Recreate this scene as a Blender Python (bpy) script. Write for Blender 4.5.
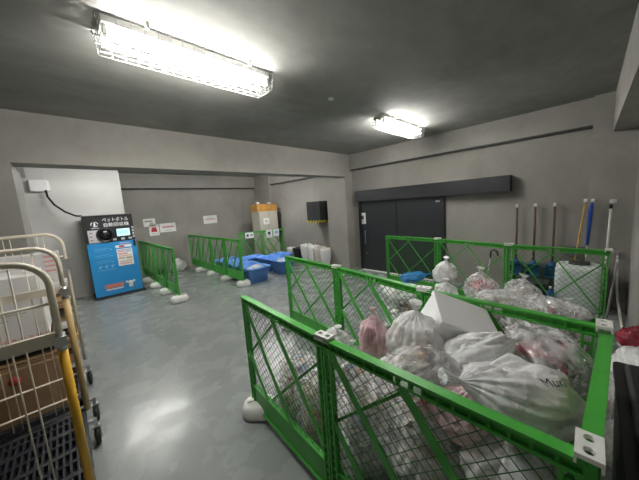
import bpy, bmesh, math, random
from mathutils import Vector, Matrix, noise, Euler
from mathutils.bvhtree import BVHTree
PI = math.pi
for o in list(bpy.data.objects): bpy.data.objects.remove(o)
SC = bpy.context.scene
COL = SC.collection

# ------------------------------------------------------------------ camera
cd = bpy.data.cameras.new('camera'); cam = bpy.data.objects.new('camera', cd); COL.objects.link(cam)
cd.sensor_width = 36; cd.lens = 36*263.65/639; cd.clip_start = .02
R_ = Vector((0.7117,-0.69931,-0.06674)); U_ = Vector((0.13874,0.04679,0.98922)); W_ = Vector((0.68865,0.71329,-0.13033))
m = Matrix((R_, U_, -W_)).transposed().to_4x4(); m.translation = Vector((0,0,1.8)); cam.matrix_world = m
SC.camera = cam
# ------------------------------------------------------------------ world, exposure
w = bpy.data.worlds.new('world'); SC.world = w; w.use_nodes = True
w.node_tree.nodes['Background'].inputs[0].default_value = (.5,.55,.6,1)
w.node_tree.nodes['Background'].inputs[1].default_value = 0.02
SC.view_settings.view_transform = 'Standard'; SC.view_settings.look = 'None'
SC.view_settings.gamma = 1; SC.view_settings.use_curve_mapping = False
SC.view_settings.exposure = 2.2
SC.cycles.transparent_max_bounces = 24
SC.cycles.max_bounces = 8; SC.cycles.diffuse_bounces = 5
SC.cycles.sample_clamp_indirect = 6
TUBE = 40.0      # strength of every fluorescent tube

# ------------------------------------------------------------------ materials
MATS = {}
def mat(name, col, rough=.5, metal=0, spec=.5, trans=0, alpha=1, emit=None, es=0, noise_amt=0, nscale=6, bump=0, bscale=40, stretch=None):
    if name in MATS: return MATS[name]
    M = bpy.data.materials.new(name); M.use_nodes = True; MATS[name] = M
    nt = M.node_tree; b = nt.nodes['Principled BSDF']
    b.inputs['Base Color'].default_value = (*col,1); b.inputs['Roughness'].default_value = rough
    b.inputs['Metallic'].default_value = metal; b.inputs['Specular IOR Level'].default_value = spec
    b.inputs['Alpha'].default_value = alpha; b.inputs['Transmission Weight'].default_value = trans
    if emit: b.inputs['Emission Color'].default_value = (*emit,1); b.inputs['Emission Strength'].default_value = es
    if noise_amt or bump:
        tc = nt.nodes.new('ShaderNodeTexCoord'); mp = nt.nodes.new('ShaderNodeMapping')
        nt.links.new(tc.outputs['Object'], mp.inputs[0])
        if stretch: mp.inputs['Scale'].default_value = stretch
    if noise_amt:
        n = nt.nodes.new('ShaderNodeTexNoise'); n.inputs['Scale'].default_value = nscale; n.inputs['Detail'].default_value = 6
        n.inputs['Roughness'].default_value = .6
        nt.links.new(mp.outputs[0], n.inputs['Vector'])
        r = nt.nodes.new('ShaderNodeValToRGB'); e = r.color_ramp.elements
        e[0].position = .3; e[1].position = .7
        e[0].color = (*[c*(1-noise_amt) for c in col],1); e[1].color = (*[min(1,c*(1+noise_amt)) for c in col],1)
        nt.links.new(n.outputs[0], r.inputs[0]); nt.links.new(r.outputs[0], b.inputs['Base Color'])
    if bump:
        n2 = nt.nodes.new('ShaderNodeTexNoise'); n2.inputs['Scale'].default_value = bscale; n2.inputs['Detail'].default_value = 4
        nt.links.new(mp.outputs[0], n2.inputs['Vector'])
        bp = nt.nodes.new('ShaderNodeBump'); bp.inputs['Strength'].default_value = bump; bp.inputs['Distance'].default_value = .02
        nt.links.new(n2.outputs[0], bp.inputs['Height']); nt.links.new(bp.outputs[0], b.inputs['Normal'])
    return M
def concrete(name, col, amt, sc=.8, stretch=(1,1,1), rough=.85):
    M = bpy.data.materials.new(name); M.use_nodes = True; nt = M.node_tree; b = nt.nodes['Principled BSDF']
    MATS[name] = M
    tc = nt.nodes.new('ShaderNodeTexCoord'); mp = nt.nodes.new('ShaderNodeMapping'); mp.inputs['Scale'].default_value = stretch
    nt.links.new(tc.outputs['Object'], mp.inputs[0])
    def nz(s, d, dist=0):
        n = nt.nodes.new('ShaderNodeTexNoise'); n.inputs['Scale'].default_value = s; n.inputs['Detail'].default_value = d
        n.inputs['Roughness'].default_value = .62; n.inputs['Distortion'].default_value = dist
        nt.links.new(mp.outputs[0], n.inputs['Vector']); return n
    a = nz(sc, 6, .6); c = nz(sc*9, 5)
    mx = nt.nodes.new('ShaderNodeMath'); mx.operation = 'MULTIPLY_ADD'; mx.inputs[1].default_value = .3
    nt.links.new(c.outputs[0], mx.inputs[0]); nt.links.new(a.outputs[0], mx.inputs[2])
    r = nt.nodes.new('ShaderNodeValToRGB'); e = r.color_ramp.elements; e[0].position = .45; e[1].position = .85
    e[0].color = (*[x*(1-amt) for x in col],1); e[1].color = (*[x*(1+amt) for x in col],1)
    nt.links.new(mx.outputs[0], r.inputs[0]); nt.links.new(r.outputs[0], b.inputs['Base Color'])
    b.inputs['Roughness'].default_value = rough
    bp = nt.nodes.new('ShaderNodeBump'); bp.inputs['Strength'].default_value = .12; bp.inputs['Distance'].default_value = .01
    nt.links.new(c.outputs[0], bp.inputs['Height']); nt.links.new(bp.outputs[0], b.inputs['Normal'])
    return M
M_WALL = concrete('wall_concrete', (.295,.28,.255), .15, .7, (1,1,.55))
M_CEIL = concrete('ceiling_concrete', (.265,.262,.24), .3, .45, (1,1.4,1))
M_BEAM = concrete('beam_concrete', (.31,.295,.268), .14, .9, (1,1,1))
M_BOARD = concrete('partition_board', (.56,.56,.54), .05, .6, (1,1,1))
# floor: glossy sealed concrete
M_FLOOR = concrete('floor_sealed', (.27,.295,.285), .10, .5, (.8,1.1,1), .3)
nt = M_FLOOR.node_tree
for n_ in nt.nodes:
    if n_.bl_idname == 'ShaderNodeBump': n_.inputs['Strength'].default_value = .02
b = nt.nodes['Principled BSDF']
n = nt.nodes.new('ShaderNodeTexNoise'); n.inputs['Scale'].default_value = 3.5; n.inputs['Detail'].default_value = 5
tc = nt.nodes.new('ShaderNodeTexCoord'); nt.links.new(tc.outputs['Object'], n.inputs['Vector'])
mr = nt.nodes.new('ShaderNodeMapRange'); mr.inputs[1].default_value = .3; mr.inputs[2].default_value = .7; mr.inputs[3].default_value = .17; mr.inputs[4].default_value = .36
nt.links.new(n.outputs[0], mr.inputs[0]); nt.links.new(mr.outputs[0], b.inputs['Roughness'])

GREEN = mat('green_plastic', (.06,.38,.045), .38, noise_amt=.1, nscale=4)
GREENW = mat('green_wire', (.02,.14,.02), .5)
WHITEP = mat('white_plastic', (.84,.84,.80), .4, noise_amt=.08, nscale=8)
CREAM = mat('cream_paint', (.78,.70,.57), .35, noise_amt=.08, nscale=10)
YEL = mat('yellow_paint', (.75,.42,.03), .4, noise_amt=.1)
BLACKP = mat('black_plastic', (.03,.032,.04), .5, noise_amt=.15)
DARKG = mat('dark_grey_plastic', (.045,.045,.05), .5)
DOORM = mat('door_charcoal', (.022,.024,.028), .42, noise_amt=.1, nscale=2)
STEEL = mat('steel', (.55,.55,.55), .3, metal=.9)
RUBBER = mat('rubber', (.02,.02,.02), .7)
CARD = mat('cardboard', (.29,.175,.09), .8, noise_amt=.12, nscale=9)
CARDL = mat('pale_cardboard', (.70,.68,.66), .8, noise_amt=.06)
PAPER = mat('paper', (.82,.82,.80), .7)
REDP = mat('red_print', (.55,.04,.05), .6)
PINKP = mat('pink_print', (.75,.35,.35), .6)
BLUEP = mat('blue_print', (.04,.12,.4), .5)
BLUEBIN = mat('blue_tub_plastic', (.17,.40,.95), .4, noise_amt=.08)
MBLUE = mat('machine_blue', (.02,.27,.62), .35)
MBLK = mat('machine_black', (.015,.015,.018), .3)
SILV = mat('silver_panel', (.5,.5,.52), .4)
SCREEN = mat('lit_screen', (.3,.6,.65), .3, emit=(.55,.9,1), es=.22)
TEXTW = mat('white_lettering', (.8,.8,.8), .5)
TUBEM = mat('fluorescent_tube', (1,1,1), .5, emit=(1,.985,.95), es=TUBE)
BROWN = mat('brown_handle', (.10,.05,.03), .5)
DBLUE = mat('blue_pan_plastic', (.01,.10,.22), .45)
BLUEH = mat('blue_handle', (.02,.08,.42), .4)
YELW = mat('yellow_wood', (.6,.36,.08), .5)
TANKM = mat('translucent_tank', (.74,.80,.77), .35, noise_amt=.05)
FOAM = mat('styrofoam', (.92,.92,.92), .65, bump=.1, bscale=120)
GREYP = mat('grey_pipe', (.3,.3,.3), .4, noise_amt=.1)
LINER = mat('bin_liner', (.74,.73,.71), .4, bump=.6, bscale=14)
CREAML = mat('cream_liner', (.6,.54,.48), .4, bump=.6, bscale=14)
YELL = mat('yellow_liner', (.6,.58,.1), .4, bump=.5, bscale=14)
CAB = mat('cabinet_beige', (.52,.49,.42), .5)
AMBER = mat('amber_box', (.5,.25,.06), .5, noise_amt=.2)
BLACKC = mat('black_cable', (.012,.012,.012), .5)

def bagmat(name, col, a, tr=.2, rough=.22):
    M = bpy.data.materials.new(name); M.use_nodes = True; nt = M.node_tree; MATS[name] = M
    b = nt.nodes['Principled BSDF']; out = nt.nodes['Material Output']
    b.inputs['Base Color'].default_value = (*col,1); b.inputs['Roughness'].default_value = rough
    b.inputs['Specular IOR Level'].default_value = .9
    tc = nt.nodes.new('ShaderNodeTexCoord')
    n = nt.nodes.new('ShaderNodeTexNoise'); n.inputs['Scale'].default_value = 1.5; n.inputs['Detail'].default_value = 3.5; n.inputs['Distortion'].default_value = 2.2
    nt.links.new(tc.outputs['Object'], n.inputs['Vector'])
    v = nt.nodes.new('ShaderNodeTexVoronoi'); v.feature = 'F1'; v.inputs['Scale'].default_value = 2.6
    mxv = nt.nodes.new('ShaderNodeMix'); mxv.data_type = 'VECTOR'; mxv.inputs[0].default_value = .25
    nt.links.new(tc.outputs['Object'], mxv.inputs[4]); nt.links.new(n.outputs['Color'], mxv.inputs[5]); nt.links.new(mxv.outputs[1], v.inputs['Vector'])
    ad = nt.nodes.new('ShaderNodeMath'); ad.operation = 'MULTIPLY_ADD'; ad.inputs[1].default_value = 1.1
    nt.links.new(v.outputs['Distance'], ad.inputs[0]); nt.links.new(n.outputs[0], ad.inputs[2])
    bp = nt.nodes.new('ShaderNodeBump'); bp.inputs['Strength'].default_value = .28; bp.inputs['Distance'].default_value = .05
    nt.links.new(ad.outputs[0], bp.inputs['Height']); nt.links.new(bp.outputs[0], b.inputs['Normal'])
    tl = nt.nodes.new('ShaderNodeBsdfTranslucent'); tl.inputs[0].default_value = (*col,1); nt.links.new(bp.outputs[0], tl.inputs['Normal'])
    m1 = nt.nodes.new('ShaderNodeMixShader'); m1.inputs[0].default_value = tr
    nt.links.new(b.outputs[0], m1.inputs[1]); nt.links.new(tl.outputs[0], m1.inputs[2])
    t = nt.nodes.new('ShaderNodeBsdfTransparent')
    m2 = nt.nodes.new('ShaderNodeMixShader')
    mr = nt.nodes.new('ShaderNodeMapRange'); mr.inputs[1].default_value = .35; mr.inputs[2].default_value = .65
    mr.inputs[3].default_value = a*.6; mr.inputs[4].default_value = a*1.4
    nt.links.new(n.outputs[0], mr.inputs[0]); nt.links.new(mr.outputs[0], m2.inputs[0])
    nt.links.new(m1.outputs[0], m2.inputs[1]); nt.links.new(t.outputs[0], m2.inputs[2]); nt.links.new(m2.outputs[0], out.inputs[0])
    return M
B_WHITE = bagmat('white_bag_film', (.98,.98,.98), .0, .3, .25)
B_CLEAR = bagmat('clear_bag_film', (.97,.97,.97), .62, .15, .16)
B_MILK = bagmat('milky_bag_film', (.97,.97,.97), .34, .15, .2)
B_PINK = bagmat('pink_bag_film', (.93,.68,.72), .25)
B_BLUE = bagmat('blue_bag_film', (.03,.28,.62), .1)
B_RED = bagmat('red_bag_film', (.32,.015,.04), .1)
PAL = [mat('waste_'+n, c, .5) for n,c in [('white',(.85,.85,.83)),('grey',(.4,.4,.4)),('cream',(.6,.52,.38)),('orange',(.8,.36,.14)),('red',(.5,.05,.06)),('green',(.1,.3,.14)),('blue',(.08,.2,.45)),('brown',(.18,.09,.05)),('dark',(.04,.04,.045)),('pink',(.7,.35,.38)),('maroon',(.34,.03,.08))]]

# ------------------------------------------------------------------ mesh helpers
class MB:
    def __init__(s): s.bm = bmesh.new(); s.mi = 0
    def _tag(s, vs):
        fs = {f for v in vs for f in v.link_faces}
        for f in fs: f.material_index = s.mi
    def box(s, c, d, rot=None, bev=0):
        r = bmesh.ops.create_cube(s.bm, size=1); vs = r['verts']
        M = Matrix.Translation(Vector(c)) @ (rot.to_4x4() if rot is not None else Matrix.Identity(4)) @ Matrix.Diagonal((*d,1))
        bmesh.ops.transform(s.bm, matrix=M, verts=vs)
        if bev:
            es = list({e for v in vs for e in v.link_edges})
            r2 = bmesh.ops.bevel(s.bm, geom=es, offset=bev, segments=2, affect='EDGES', profile=.6)
            vs = r2['verts']
        s._tag(vs); return s
    def b2(s, a, b, bev=0):
        a = Vector(a); b = Vector(b)
        return s.box((a+b)/2, [abs(x) for x in (b-a)], None, bev)
    def bar(s, p, q, wd, dp, side=(0,1,0)):   # rectangular bar, wd measured across, dp along side
        p = Vector(p); q = Vector(q); z = (q-p); L = z.length; z.normalize(); y = Vector(side); y = (y-z*y.dot(z)).normalized(); x = y.cross(z)
        R = Matrix((x,y,z)).transposed()
        return s.box((p+q)/2, (wd,dp,L), R)
    def tube(s, pts, r, seg=10, cap=True, rs=None):
        pts = [Vector(p) for p in pts]; rings = []; N = len(pts); prev = None
        for i,p in enumerate(pts):
            t = (pts[min(i+1,N-1)]-pts[max(i-1,0)]).normalized()
            if prev is None:
                a = Vector((0,0,1)) if abs(t.z)<.9 else Vector((1,0,0)); u = t.cross(a).normalized()
            else: u = (prev - t*prev.dot(t)).normalized()
            prev = u; v = t.cross(u); rr = rs[i] if rs else r
            rings.append([s.bm.verts.new(p+(u*math.cos(2*PI*k/seg)+v*math.sin(2*PI*k/seg))*rr) for k in range(seg)])
        for i in range(N-1):
            for k in range(seg):
                f = s.bm.faces.new((rings[i][k],rings[i][(k+1)%seg],rings[i+1][(k+1)%seg],rings[i+1][k])); f.smooth = True; f.material_index = s.mi
        if cap:
            for rg in (rings[0][::-1], rings[-1]):
                f = s.bm.faces.new(rg); f.material_index = s.mi
        return s
    def lathe(s, prof, c=(0,0,0), seg=24, axis='z', sx=1, sy=1):
        rings = []
        for r,z in prof:
            rg = []
            for k in range(seg):
                a = 2*PI*k/seg; v = Vector((r*math.cos(a)*sx, r*math.sin(a)*sy, z))
                if axis == 'x': v = Vector((v.z, v.x, v.y))
                if axis == 'y': v = Vector((v.y, v.z, v.x))
                rg.append(s.bm.verts.new(v+Vector(c)))
            rings.append(rg)
        for i in range(len(rings)-1):
            for k in range(seg):
                f = s.bm.faces.new((rings[i][k],rings[i][(k+1)%seg],rings[i+1][(k+1)%seg],rings[i+1][k])); f.smooth = True; f.material_index = s.mi
        if prof[0][0] > 1e-5: s.bm.faces.new(rings[0][::-1]).material_index = s.mi
        if prof[-1][0] > 1e-5: s.bm.faces.new(rings[-1]).material_index = s.mi
        return s
    def poly(s, pts):
        f = s.bm.faces.new([s.bm.verts.new(p) for p in pts]); f.material_index = s.mi; return f
    def frustum(s, c, w0, d0, w1, d1, h, rad=.04, n=4):  # rounded-rect frustum, open top
        return s
    def build(s, name, mats, parent=None, smooth=False):
        bmesh.ops.remove_doubles(s.bm, verts=s.bm.verts, dist=1e-6)
        bmesh.ops.recalc_face_normals(s.bm, faces=s.bm.faces)
        me = bpy.data.meshes.new(name); s.bm.to_mesh(me); s.bm.free()
        for mm in (mats if isinstance(mats,(list,tuple)) else [mats]): me.materials.append(mm)
        if smooth:
            for p in me.polygons: p.use_smooth = True
        o = bpy.data.objects.new(name, me); COL.objects.link(o)
        if parent: o.parent = parent
        return o
def tag(o, label=None, cat=None, group=None, kind=None):
    if label: o['label'] = label
    if cat: o['category'] = cat
    if group: o['group'] = group
    if kind: o['kind'] = kind
    return o
def empty(name, loc=(0,0,0), rz=0):
    o = bpy.data.objects.new(name, None); COL.objects.link(o); o.location = loc; o.rotation_euler = (0,0,rz); o.empty_display_size = .1
    return o
def copy_tree(o, parent=None):
    c = o.copy(); COL.objects.link(c); c.parent = parent
    for ch in list(o.children): copy_tree(ch, c)
    return c
def struct(name, a, b, m):
    q = MB(); q.b2(a, b); o = q.build(name, m); o['kind'] = 'structure'; return o
def rrect(w, d, r, n=5):
    pts = []
    for cx,cy,a0 in ((w/2-r,d/2-r,0),(-w/2+r,d/2-r,PI/2),(-w/2+r,-d/2+r,PI),(w/2-r,-d/2+r,1.5*PI)):
        for k in range(n+1):
            a = a0+PI/2*k/n; pts.append((cx+r*math.cos(a), cy+r*math.sin(a)))
    return pts
def loft(q, secs, capb=True, capt=True, c=(0,0,0)):   # secs: (w,d,r,z)
    rings = []
    for w_,d_,r_,z_ in secs: rings.append([q.bm.verts.new((x+c[0],y+c[1],z_+c[2])) for x,y in rrect(w_,d_,r_)])
    n = len(rings[0])
    for i in range(len(rings)-1):
        for k in range(n):
            f = q.bm.faces.new((rings[i][k],rings[i][(k+1)%n],rings[i+1][(k+1)%n],rings[i+1][k])); f.smooth = True; f.material_index = q.mi
    if capb: q.bm.faces.new(rings[0][::-1]).material_index = q.mi
    if capt: q.bm.faces.new(rings[-1]).material_index = q.mi
def text(name, body, size, m, parent, loc, rot, sx=1, ext=.0015):
    c = bpy.data.curves.new(name, 'FONT'); c.body = body; c.size = size; c.align_x = 'CENTER'; c.align_y = 'CENTER'; c.extrude = ext
    t = bpy.data.objects.new('tmp', c); COL.objects.link(t)
    dg = bpy.context.evaluated_depsgraph_get(); me = bpy.data.meshes.new_from_object(t.evaluated_get(dg))
    bpy.data.objects.remove(t)
    me.materials.clear(); me.materials.append(m)
    o = bpy.data.objects.new(name, me); COL.objects.link(o); o.parent = parent; o.location = loc; o.rotation_euler = rot; o.scale = (sx,1,1)
    return o

# ------------------------------------------------------------------ room
XW = 5.74; ZC = 3.07; YB = 9.45; YN = -.42
struct('floor', (-3,-.62,-.1), (6.0,9.7,0), M_FLOOR)
struct('ceiling', (-3,-.62,ZC), (6.0,9.7,ZC+.15), M_CEIL)
# door wall with opening hidden behind the sliding door
struct('wall_right', (XW+.03,-.62,0), (XW+.26,9.7,ZC), M_WALL)
struct('wall_back', (-.7,YB,0), (XW+.03,YB+.25,ZC), M_WALL)
struct('wall_near', (-3,-.62,0), (XW+.03,YN,ZC), M_WALL)
struct('wall_left', (-3.2,-.62,0), (-3,4.53,ZC), M_WALL)
struct('wall_front_left', (-3,4.53,0), (-.31,5.55,2.5), M_BEAM)
struct('wall_alcove_left', (-.75,5.55,0), (-.5,YB,ZC), M_WALL)
struct('wall_partition', (-.5,8.42,0), (1.21,YB,ZC), M_BOARD)
struct('trim_cross_beam', (-3,4.53,2.5), (5.47,4.87,ZC), M_BEAM)
struct('trim_column_centre', (5.47,4.55,0), (XW+.03,5.25,ZC), M_BEAM)
struct('trim_door_wall_beam', (XW-.04,.03,2.69), (XW+.03,4.55,ZC), M_BEAM)
struct('trim_column_near', (XW-.12,YN,0), (XW+.03,.03,ZC), M_BEAM)
struct('trim_near_beam', (-3,YN,2.54), (XW-.12,-.17,ZC), M_BEAM)
M_SHADE = mat('shadow_gap_dark',(.05,.048,.045),.8)  # added strips, dark colour stands in for the shade under the wall beams
struct('trim_shade_door_wall', (XW-.03,.03,2.655), (XW+.03,4.55,2.69), M_SHADE)
struct('trim_shade_bay_wall', (XW-.04,5.25,2.655), (XW+.03,8.35,2.69), M_SHADE)
struct('trim_shade_back_wall', (1.21,YB-.10,2.62), (XW-.09,YB,2.66), M_SHADE)
struct('trim_bay_wall_beam', (XW-.05,5.25,2.69), (XW+.03,8.35,ZC), M_BEAM)
struct('trim_corner_pillar', (XW-.09,8.35,0), (XW+.03,YB,ZC), M_BEAM)
struct('trim_back_beam', (1.21,YB-.12,2.66), (XW-.09,YB,ZC), M_BEAM)

# black sliding door, rail box
d = empty('door_1', (XW+.03,3.15,0)); d['kind'] = 'structure'
q = MB(); q.b2((-.05,0,.012),(0,1.1,1.86)); lf = q.build('door_leaf', DOORM, d)
q = MB(); q.b2((-.09,-1.03,.012),(-.055,.06,1.86)); q.build('door_leaf', DOORM, d)
q = MB(); q.b2((-.07,1.1,0),(0,1.18,2.1)); q.b2((-.10,.045,.02),(-.09,.06,1.84)); q.build('door_frame', mat('frame_black',(.012,.012,.014),.35), d)
q = MB(); q.b2((-.15,-1.0,0),(0.0,1.1,.012)); q.build('door_sill', mat('sill_white',(.7,.7,.68),.5), d)
q = MB(); q.tube([(-.075,.98,.68),(-.09,.98,.72),(-.09,.98,1.02),(-.075,.98,1.06)], .011); q.build('door_handle', STEEL, d)
q = MB(); q.lathe([(.0,0),(.022,0),(.02,.012),(0,.012)], (-.062,.98,.46), 16, 'x'); q.build('door_lock', mat('brass',(.5,.35,.12),.3,metal=.8), d)
q = MB(); q.b2((-.10,-.95,1.70),(-.09,-.86,1.74)); q.box((-.105,-.93,1.72),(.01,.02,.02)); q.build('door_stop', STEEL, d)
q = MB(); q.b2((XW-.15,.99,1.82),(XW+.03,4.33,2.10), .004); q.b2((XW-.152,.99,1.835),(XW-.14,4.33,1.842)); tag(q.build('trim_door_rail', mat('rail_black',(.020,.021,.025),.4)), kind='structure')

# ------------------------------------------------------------------ ceiling lamps with wire guard
def make_lamp():
    r = empty('ceiling_lamp', (0,0,ZC))
    q = MB(); q.b2((-.62,-.10,-.05),(.62,.10,0),.006); q.b2((-.60,-.035,-.075),(.60,.035,-.05),.005); q.build('lamp_body', mat('lamp_white',(.55,.55,.53),.35), r)
    for s in (-1,1):
        for x in (-.60,.60): q = MB(); q.box((x,s*.065,-.085),(.02,.03,.07)); q.build('lamp_holder', WHITEP, r)
        q = MB(); q.tube([(-.585,s*.065,-.105),(.585,s*.065,-.105)], .014, 12); q.build('fluorescent_tube', TUBEM, r)
    q = MB(); W0,W1,L0,L1,H = .15,.11,.65,.625,-.165
    n = 17
    for i in range(n):
        x = -L1+2*L1*i/(n-1)
        q.tube([(x,-W0,-.01),(x,-W1-.01,H+.01),(x,-W1+.01,H),(x,W1-.01,H),(x,W1+.01,H+.01),(x,W0,-.01)], .0022, 5)
    for k in range(3):
        z = -.03-.05*k; t = (-z)/(-H); wy = W0+(W1-W0)*t; lx = L0+(L1-L0)*t
        q.tube([(-lx,-wy,z),(lx,-wy,z),(lx,wy,z),(-lx,wy,z),(-lx,-wy,z)], .0026, 5)
    for k in range(5):
        y = -W1+2*W1*k/4; q.tube([(-L0,y,-.02),(-L1,y,H),(L1,y,H),(L0,y,-.02)], .0022, 5)
    g = q.build('wire_guard', mat('guard_wire',(.28,.28,.27),.4), r)
    for x in (-.38,.38):
        q = MB(); q.box((x,-.165,-.02),(.02,.02,.045)); q.box((x,.165,-.02),(.02,.02,.045)); q.build('guard_clip', WHITEP, g)
    return r
lamp = make_lamp()
spots = [((.965,2.27), 'fluorescent ceiling lamp in a white wire cage, the large one at upper left'),
         ((4.23,2.28), 'fluorescent ceiling lamp in a wire cage hung nearest the black door wall'),
         ((1.0,6.75), 'fluorescent ceiling lamp in the back bay in front of the machine'),
         ((4.3,6.75), 'fluorescent ceiling lamp in the back bay above the blue tubs')]
for i,((x,y),lb) in enumerate(spots):
    o = lamp if i == 0 else copy_tree(lamp)
    o.location = (x,y,ZC); tag(o, lb, 'ceiling lamp', 'caged ceiling lamps')
q = MB(); q.lathe([(0,ZC-.02),(.03,ZC-.02),(.045,ZC-.008),(.045,ZC)], (2.53,2.25,0)); tag(q.build('smoke_detector', WHITEP), 'small round white detector on the ceiling between the two lamps', 'detector')

# ------------------------------------------------------------------ green fence panels
def make_panel(L, thin=False):
    H = 1.0; r = empty('mesh_fence'); T = .036
    def ladder(q, p, q2, wd, n):   # open ladder profile along x or z
        p = Vector(p); q2 = Vector(q2); ax = 0 if abs(q2.x-p.x) > abs(q2.z-p.z) else 2; oth = 2-ax
        for s in (-1,1):
            a = p.copy(); bb = q2.copy(); a[oth] += s*(wd/2-.006); bb[oth] += s*(wd/2-.006)
            q.bar(a, bb, .012, T)
        for i in range(n+1):
            c = p.lerp(q2, i/n); dd = [0,0,0]; dd[ax] = .010; dd[oth] = wd-.02; dd[1] = T-.008
            q.box(c, dd)
    q = MB(); ladder(q, (0,0,H-.026), (L,0,H-.026), .052, int(L/.055)); q.b2((0,-.003,H-.046),(L*.42,.003,H-.008)); q.b2((L*.56,-.003,H-.046),(L,.003,H-.008)); q.b2((0,-.023,H-.004),(L,.023,H+.006)); q.build('top_rail', GREEN, r)
    for x in (.028, L-.028):
        q = MB(); ladder(q, (x,0,0), (x,0,H-.05), .05, 18); q.build('post', GREEN, r)
    q = MB(); q.b2((.05,-.004,.01),(L-.05,.004,.2)); q.b2((.05,-T/2,.2),(L-.05,T/2,.21)); q.b2((.05,-T/2,0),(L-.05,T/2,.012)); q.build('kick_plate', GREEN, r)
    x0,x1,z0,z1 = .052,L-.052,.21,H-.05
    q = MB(); P_ = .062
    for s in (1,-1):
        k = -int((z1-z0)/P_)-1
        while k*P_ < (x1-x0):
            # line x = x0+k*P + (z-z0) (s=1) or mirrored
            a = x0+k*P_; za = z0; zb = z1; xa = a; xb = a+(z1-z0)
            if xa < x0: za += x0-xa; xa = x0
            if xb > x1: zb -= xb-x1; xb = x1
            if xb-xa > .01:
                if s == -1: xa, xb = x0+x1-xa, x0+x1-xb
                q.bar((xa,s*.0015,za),(xb,s*.0015,zb), .0026, .0026)
            k += 1
    q.build('mesh', GREENW, r)
    def br(xa,za,xb,zb,y):
        f = lambda u,v: (x0+(x1-x0)*u, y, z0+(z1-z0)*v)
        q = MB(); wd = .014 if thin else (.04 if y<0 else .016); q.bar(f(xa,za), f(xb,zb), wd, .008 if y<0 else .006); q.build('brace', GREEN, r)
    br(0,1,.62,0,-.012); br(.46,1,1,.13,-.012); br(.5,1,0,.42,.012); br(1,.85,.3,0,.012); br(0,.42,.27,0,-.012)
    return r
protoP = {}
def panel(p0, p1, z0, label, group=None, thin=False):
    p0 = Vector((*p0,z0)); p1 = Vector((*p1,z0)); L = round((p1-p0).length-.006,2)
    key = (L,thin)
    if key not in protoP: o = make_panel(L,thin); protoP[key] = o
    else: o = copy_tree(protoP[key])
    dv = p1-p0; o.location = p0+dv*.003; o.rotation_euler = (0,0,math.atan2(dv.y,dv.x))
    tag(o, label, 'fence', group); return o
# near pen
NP = [(1.02,2.05),(.945,1.0),(.925,-.03)]
panel(NP[0],NP[1],.07,'green mesh fence panel nearest the camera at the white round foot, front row','panels of the front waste pen')
panel(NP[1],NP[2],.07,'green mesh fence panel of the front row running out of the bottom of the photo','panels of the front waste pen')
panel((.95,-.03),(1.85,-.085),.08,'green fence panel closing the right end of the front waste pen','panels of the front waste pen')
MP = [(2.26,3.07),(2.14,1.97),(1.93,.87),(1.86,-.055)]
mlab = ['green fence panel of the middle row, left one standing clear of the bags','green fence panel of the middle row, centre one with white containers behind its mesh','green fence panel of the middle row, right one behind the styrofoam box']
for i in range(3): panel(MP[i],MP[i+1],.10,mlab[i],'panels of the middle fence row')
FP = [(4.61,2.85),(4.51,1.79),(4.27,.75),(4.19,-.17)]
flab = ['green fence panel of the far row, left one in front of the black sliding door','green fence panel of the far row, centre one in front of the bare concrete wall','green fence panel of the far row, right one before the dustpans and tank']
for i in range(3): panel(FP[i],FP[i+1],.10,flab[i],'panels of the far fence row',True)
ord4 = ['nearest the camera','second from the near end','third from the near end','farthest, against the back wall']
F1 = [(1.55+.005*i, 5.92+.87*i) for i in range(5)]
for i in range(4): panel(F1[i],F1[i+1],.12,'green fence panel beside the blue machine, '+ord4[i],'panels of the fence beside the machine')
F2 = [(2.93+.01*i, 5.74+.9*i) for i in range(5)]
for i in range(4): panel(F2[i],F2[i+1],.12,'green fence panel left of the blue tubs, '+ord4[i],'panels of the fence left of the blue tubs')
BP = [(3.9,7.68),(4.64,7.5),(5.38,7.32)]
for i in range(2): panel(BP[i],BP[i+1],.10,['green fence panel in front of the cabinet, left one with one pair of notices','green fence panel in front of the cabinet, right one with two notices'][i],'panels of the fence before the cabinet')

# white connectors on the panel tops
def make_conn():
    q = MB()
    # plate with two real holes
    W_,D_,Hh = .105,.058,.014; n = 14; segs = []
    q.b2((-W_/2,-D_/2,-.018),(W_/2,-D_/2+.006,.006)); q.b2((-W_/2,D_/2-.006,-.018),(W_/2,D_/2,.006))
    for cx in (-.026,.026):
        h = W_/4; outer = []; inner = []
        for z in (0,Hh):
            o_ = []; i_ = []
            for k in range(16):
                a = 2*PI*k/16; c,s = math.cos(a),math.sin(a); f = 1/max(abs(c),abs(s))
                o_.append(q.bm.verts.new((cx+h*c*f*1.015, D_/2*s*f, z))); i_.append(q.bm.verts.new((cx+.015*c, .013*s, z)))
            outer.append(o_); inner.append(i_)
        for k in range(16):
            j = (k+1)%16
            q.bm.faces.new((outer[1][k],outer[1][j],inner[1][j],inner[1][k])); q.bm.faces.new((outer[0][k],inner[0][k],inner[0][j],outer[0][j]))
            q.bm.faces.new((inner[0][k],inner[1][k],inner[1][j],inner[0][j])); q.bm.faces.new((outer[0][k],outer[0][j],outer[1][j],outer[1][k]))
    return q.build('fence_connector', WHITEP)
conn = make_conn()
def cn(x,y,z,rz,label,first=False):
    o = conn if first else conn.copy()
    if not first: COL.objects.link(o)
    o.location = (x,y,z); o.rotation_euler = (0,0,rz); tag(o,label,'connector','white fence connectors')
cn(.95,1.0,1.078,PI/2+.03,'white two-hole connector joining the two front row fence panels',True)
cn(.94,-.028,1.093,.0,'large white two-hole connector on the corner post at lower right')
cn(2.14,1.97,1.108,PI/2+.15,'white connector joining the left and centre middle row panels')
cn(1.93,.87,1.108,PI/2+.13,'white connector joining the centre and right middle row panels')
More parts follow.
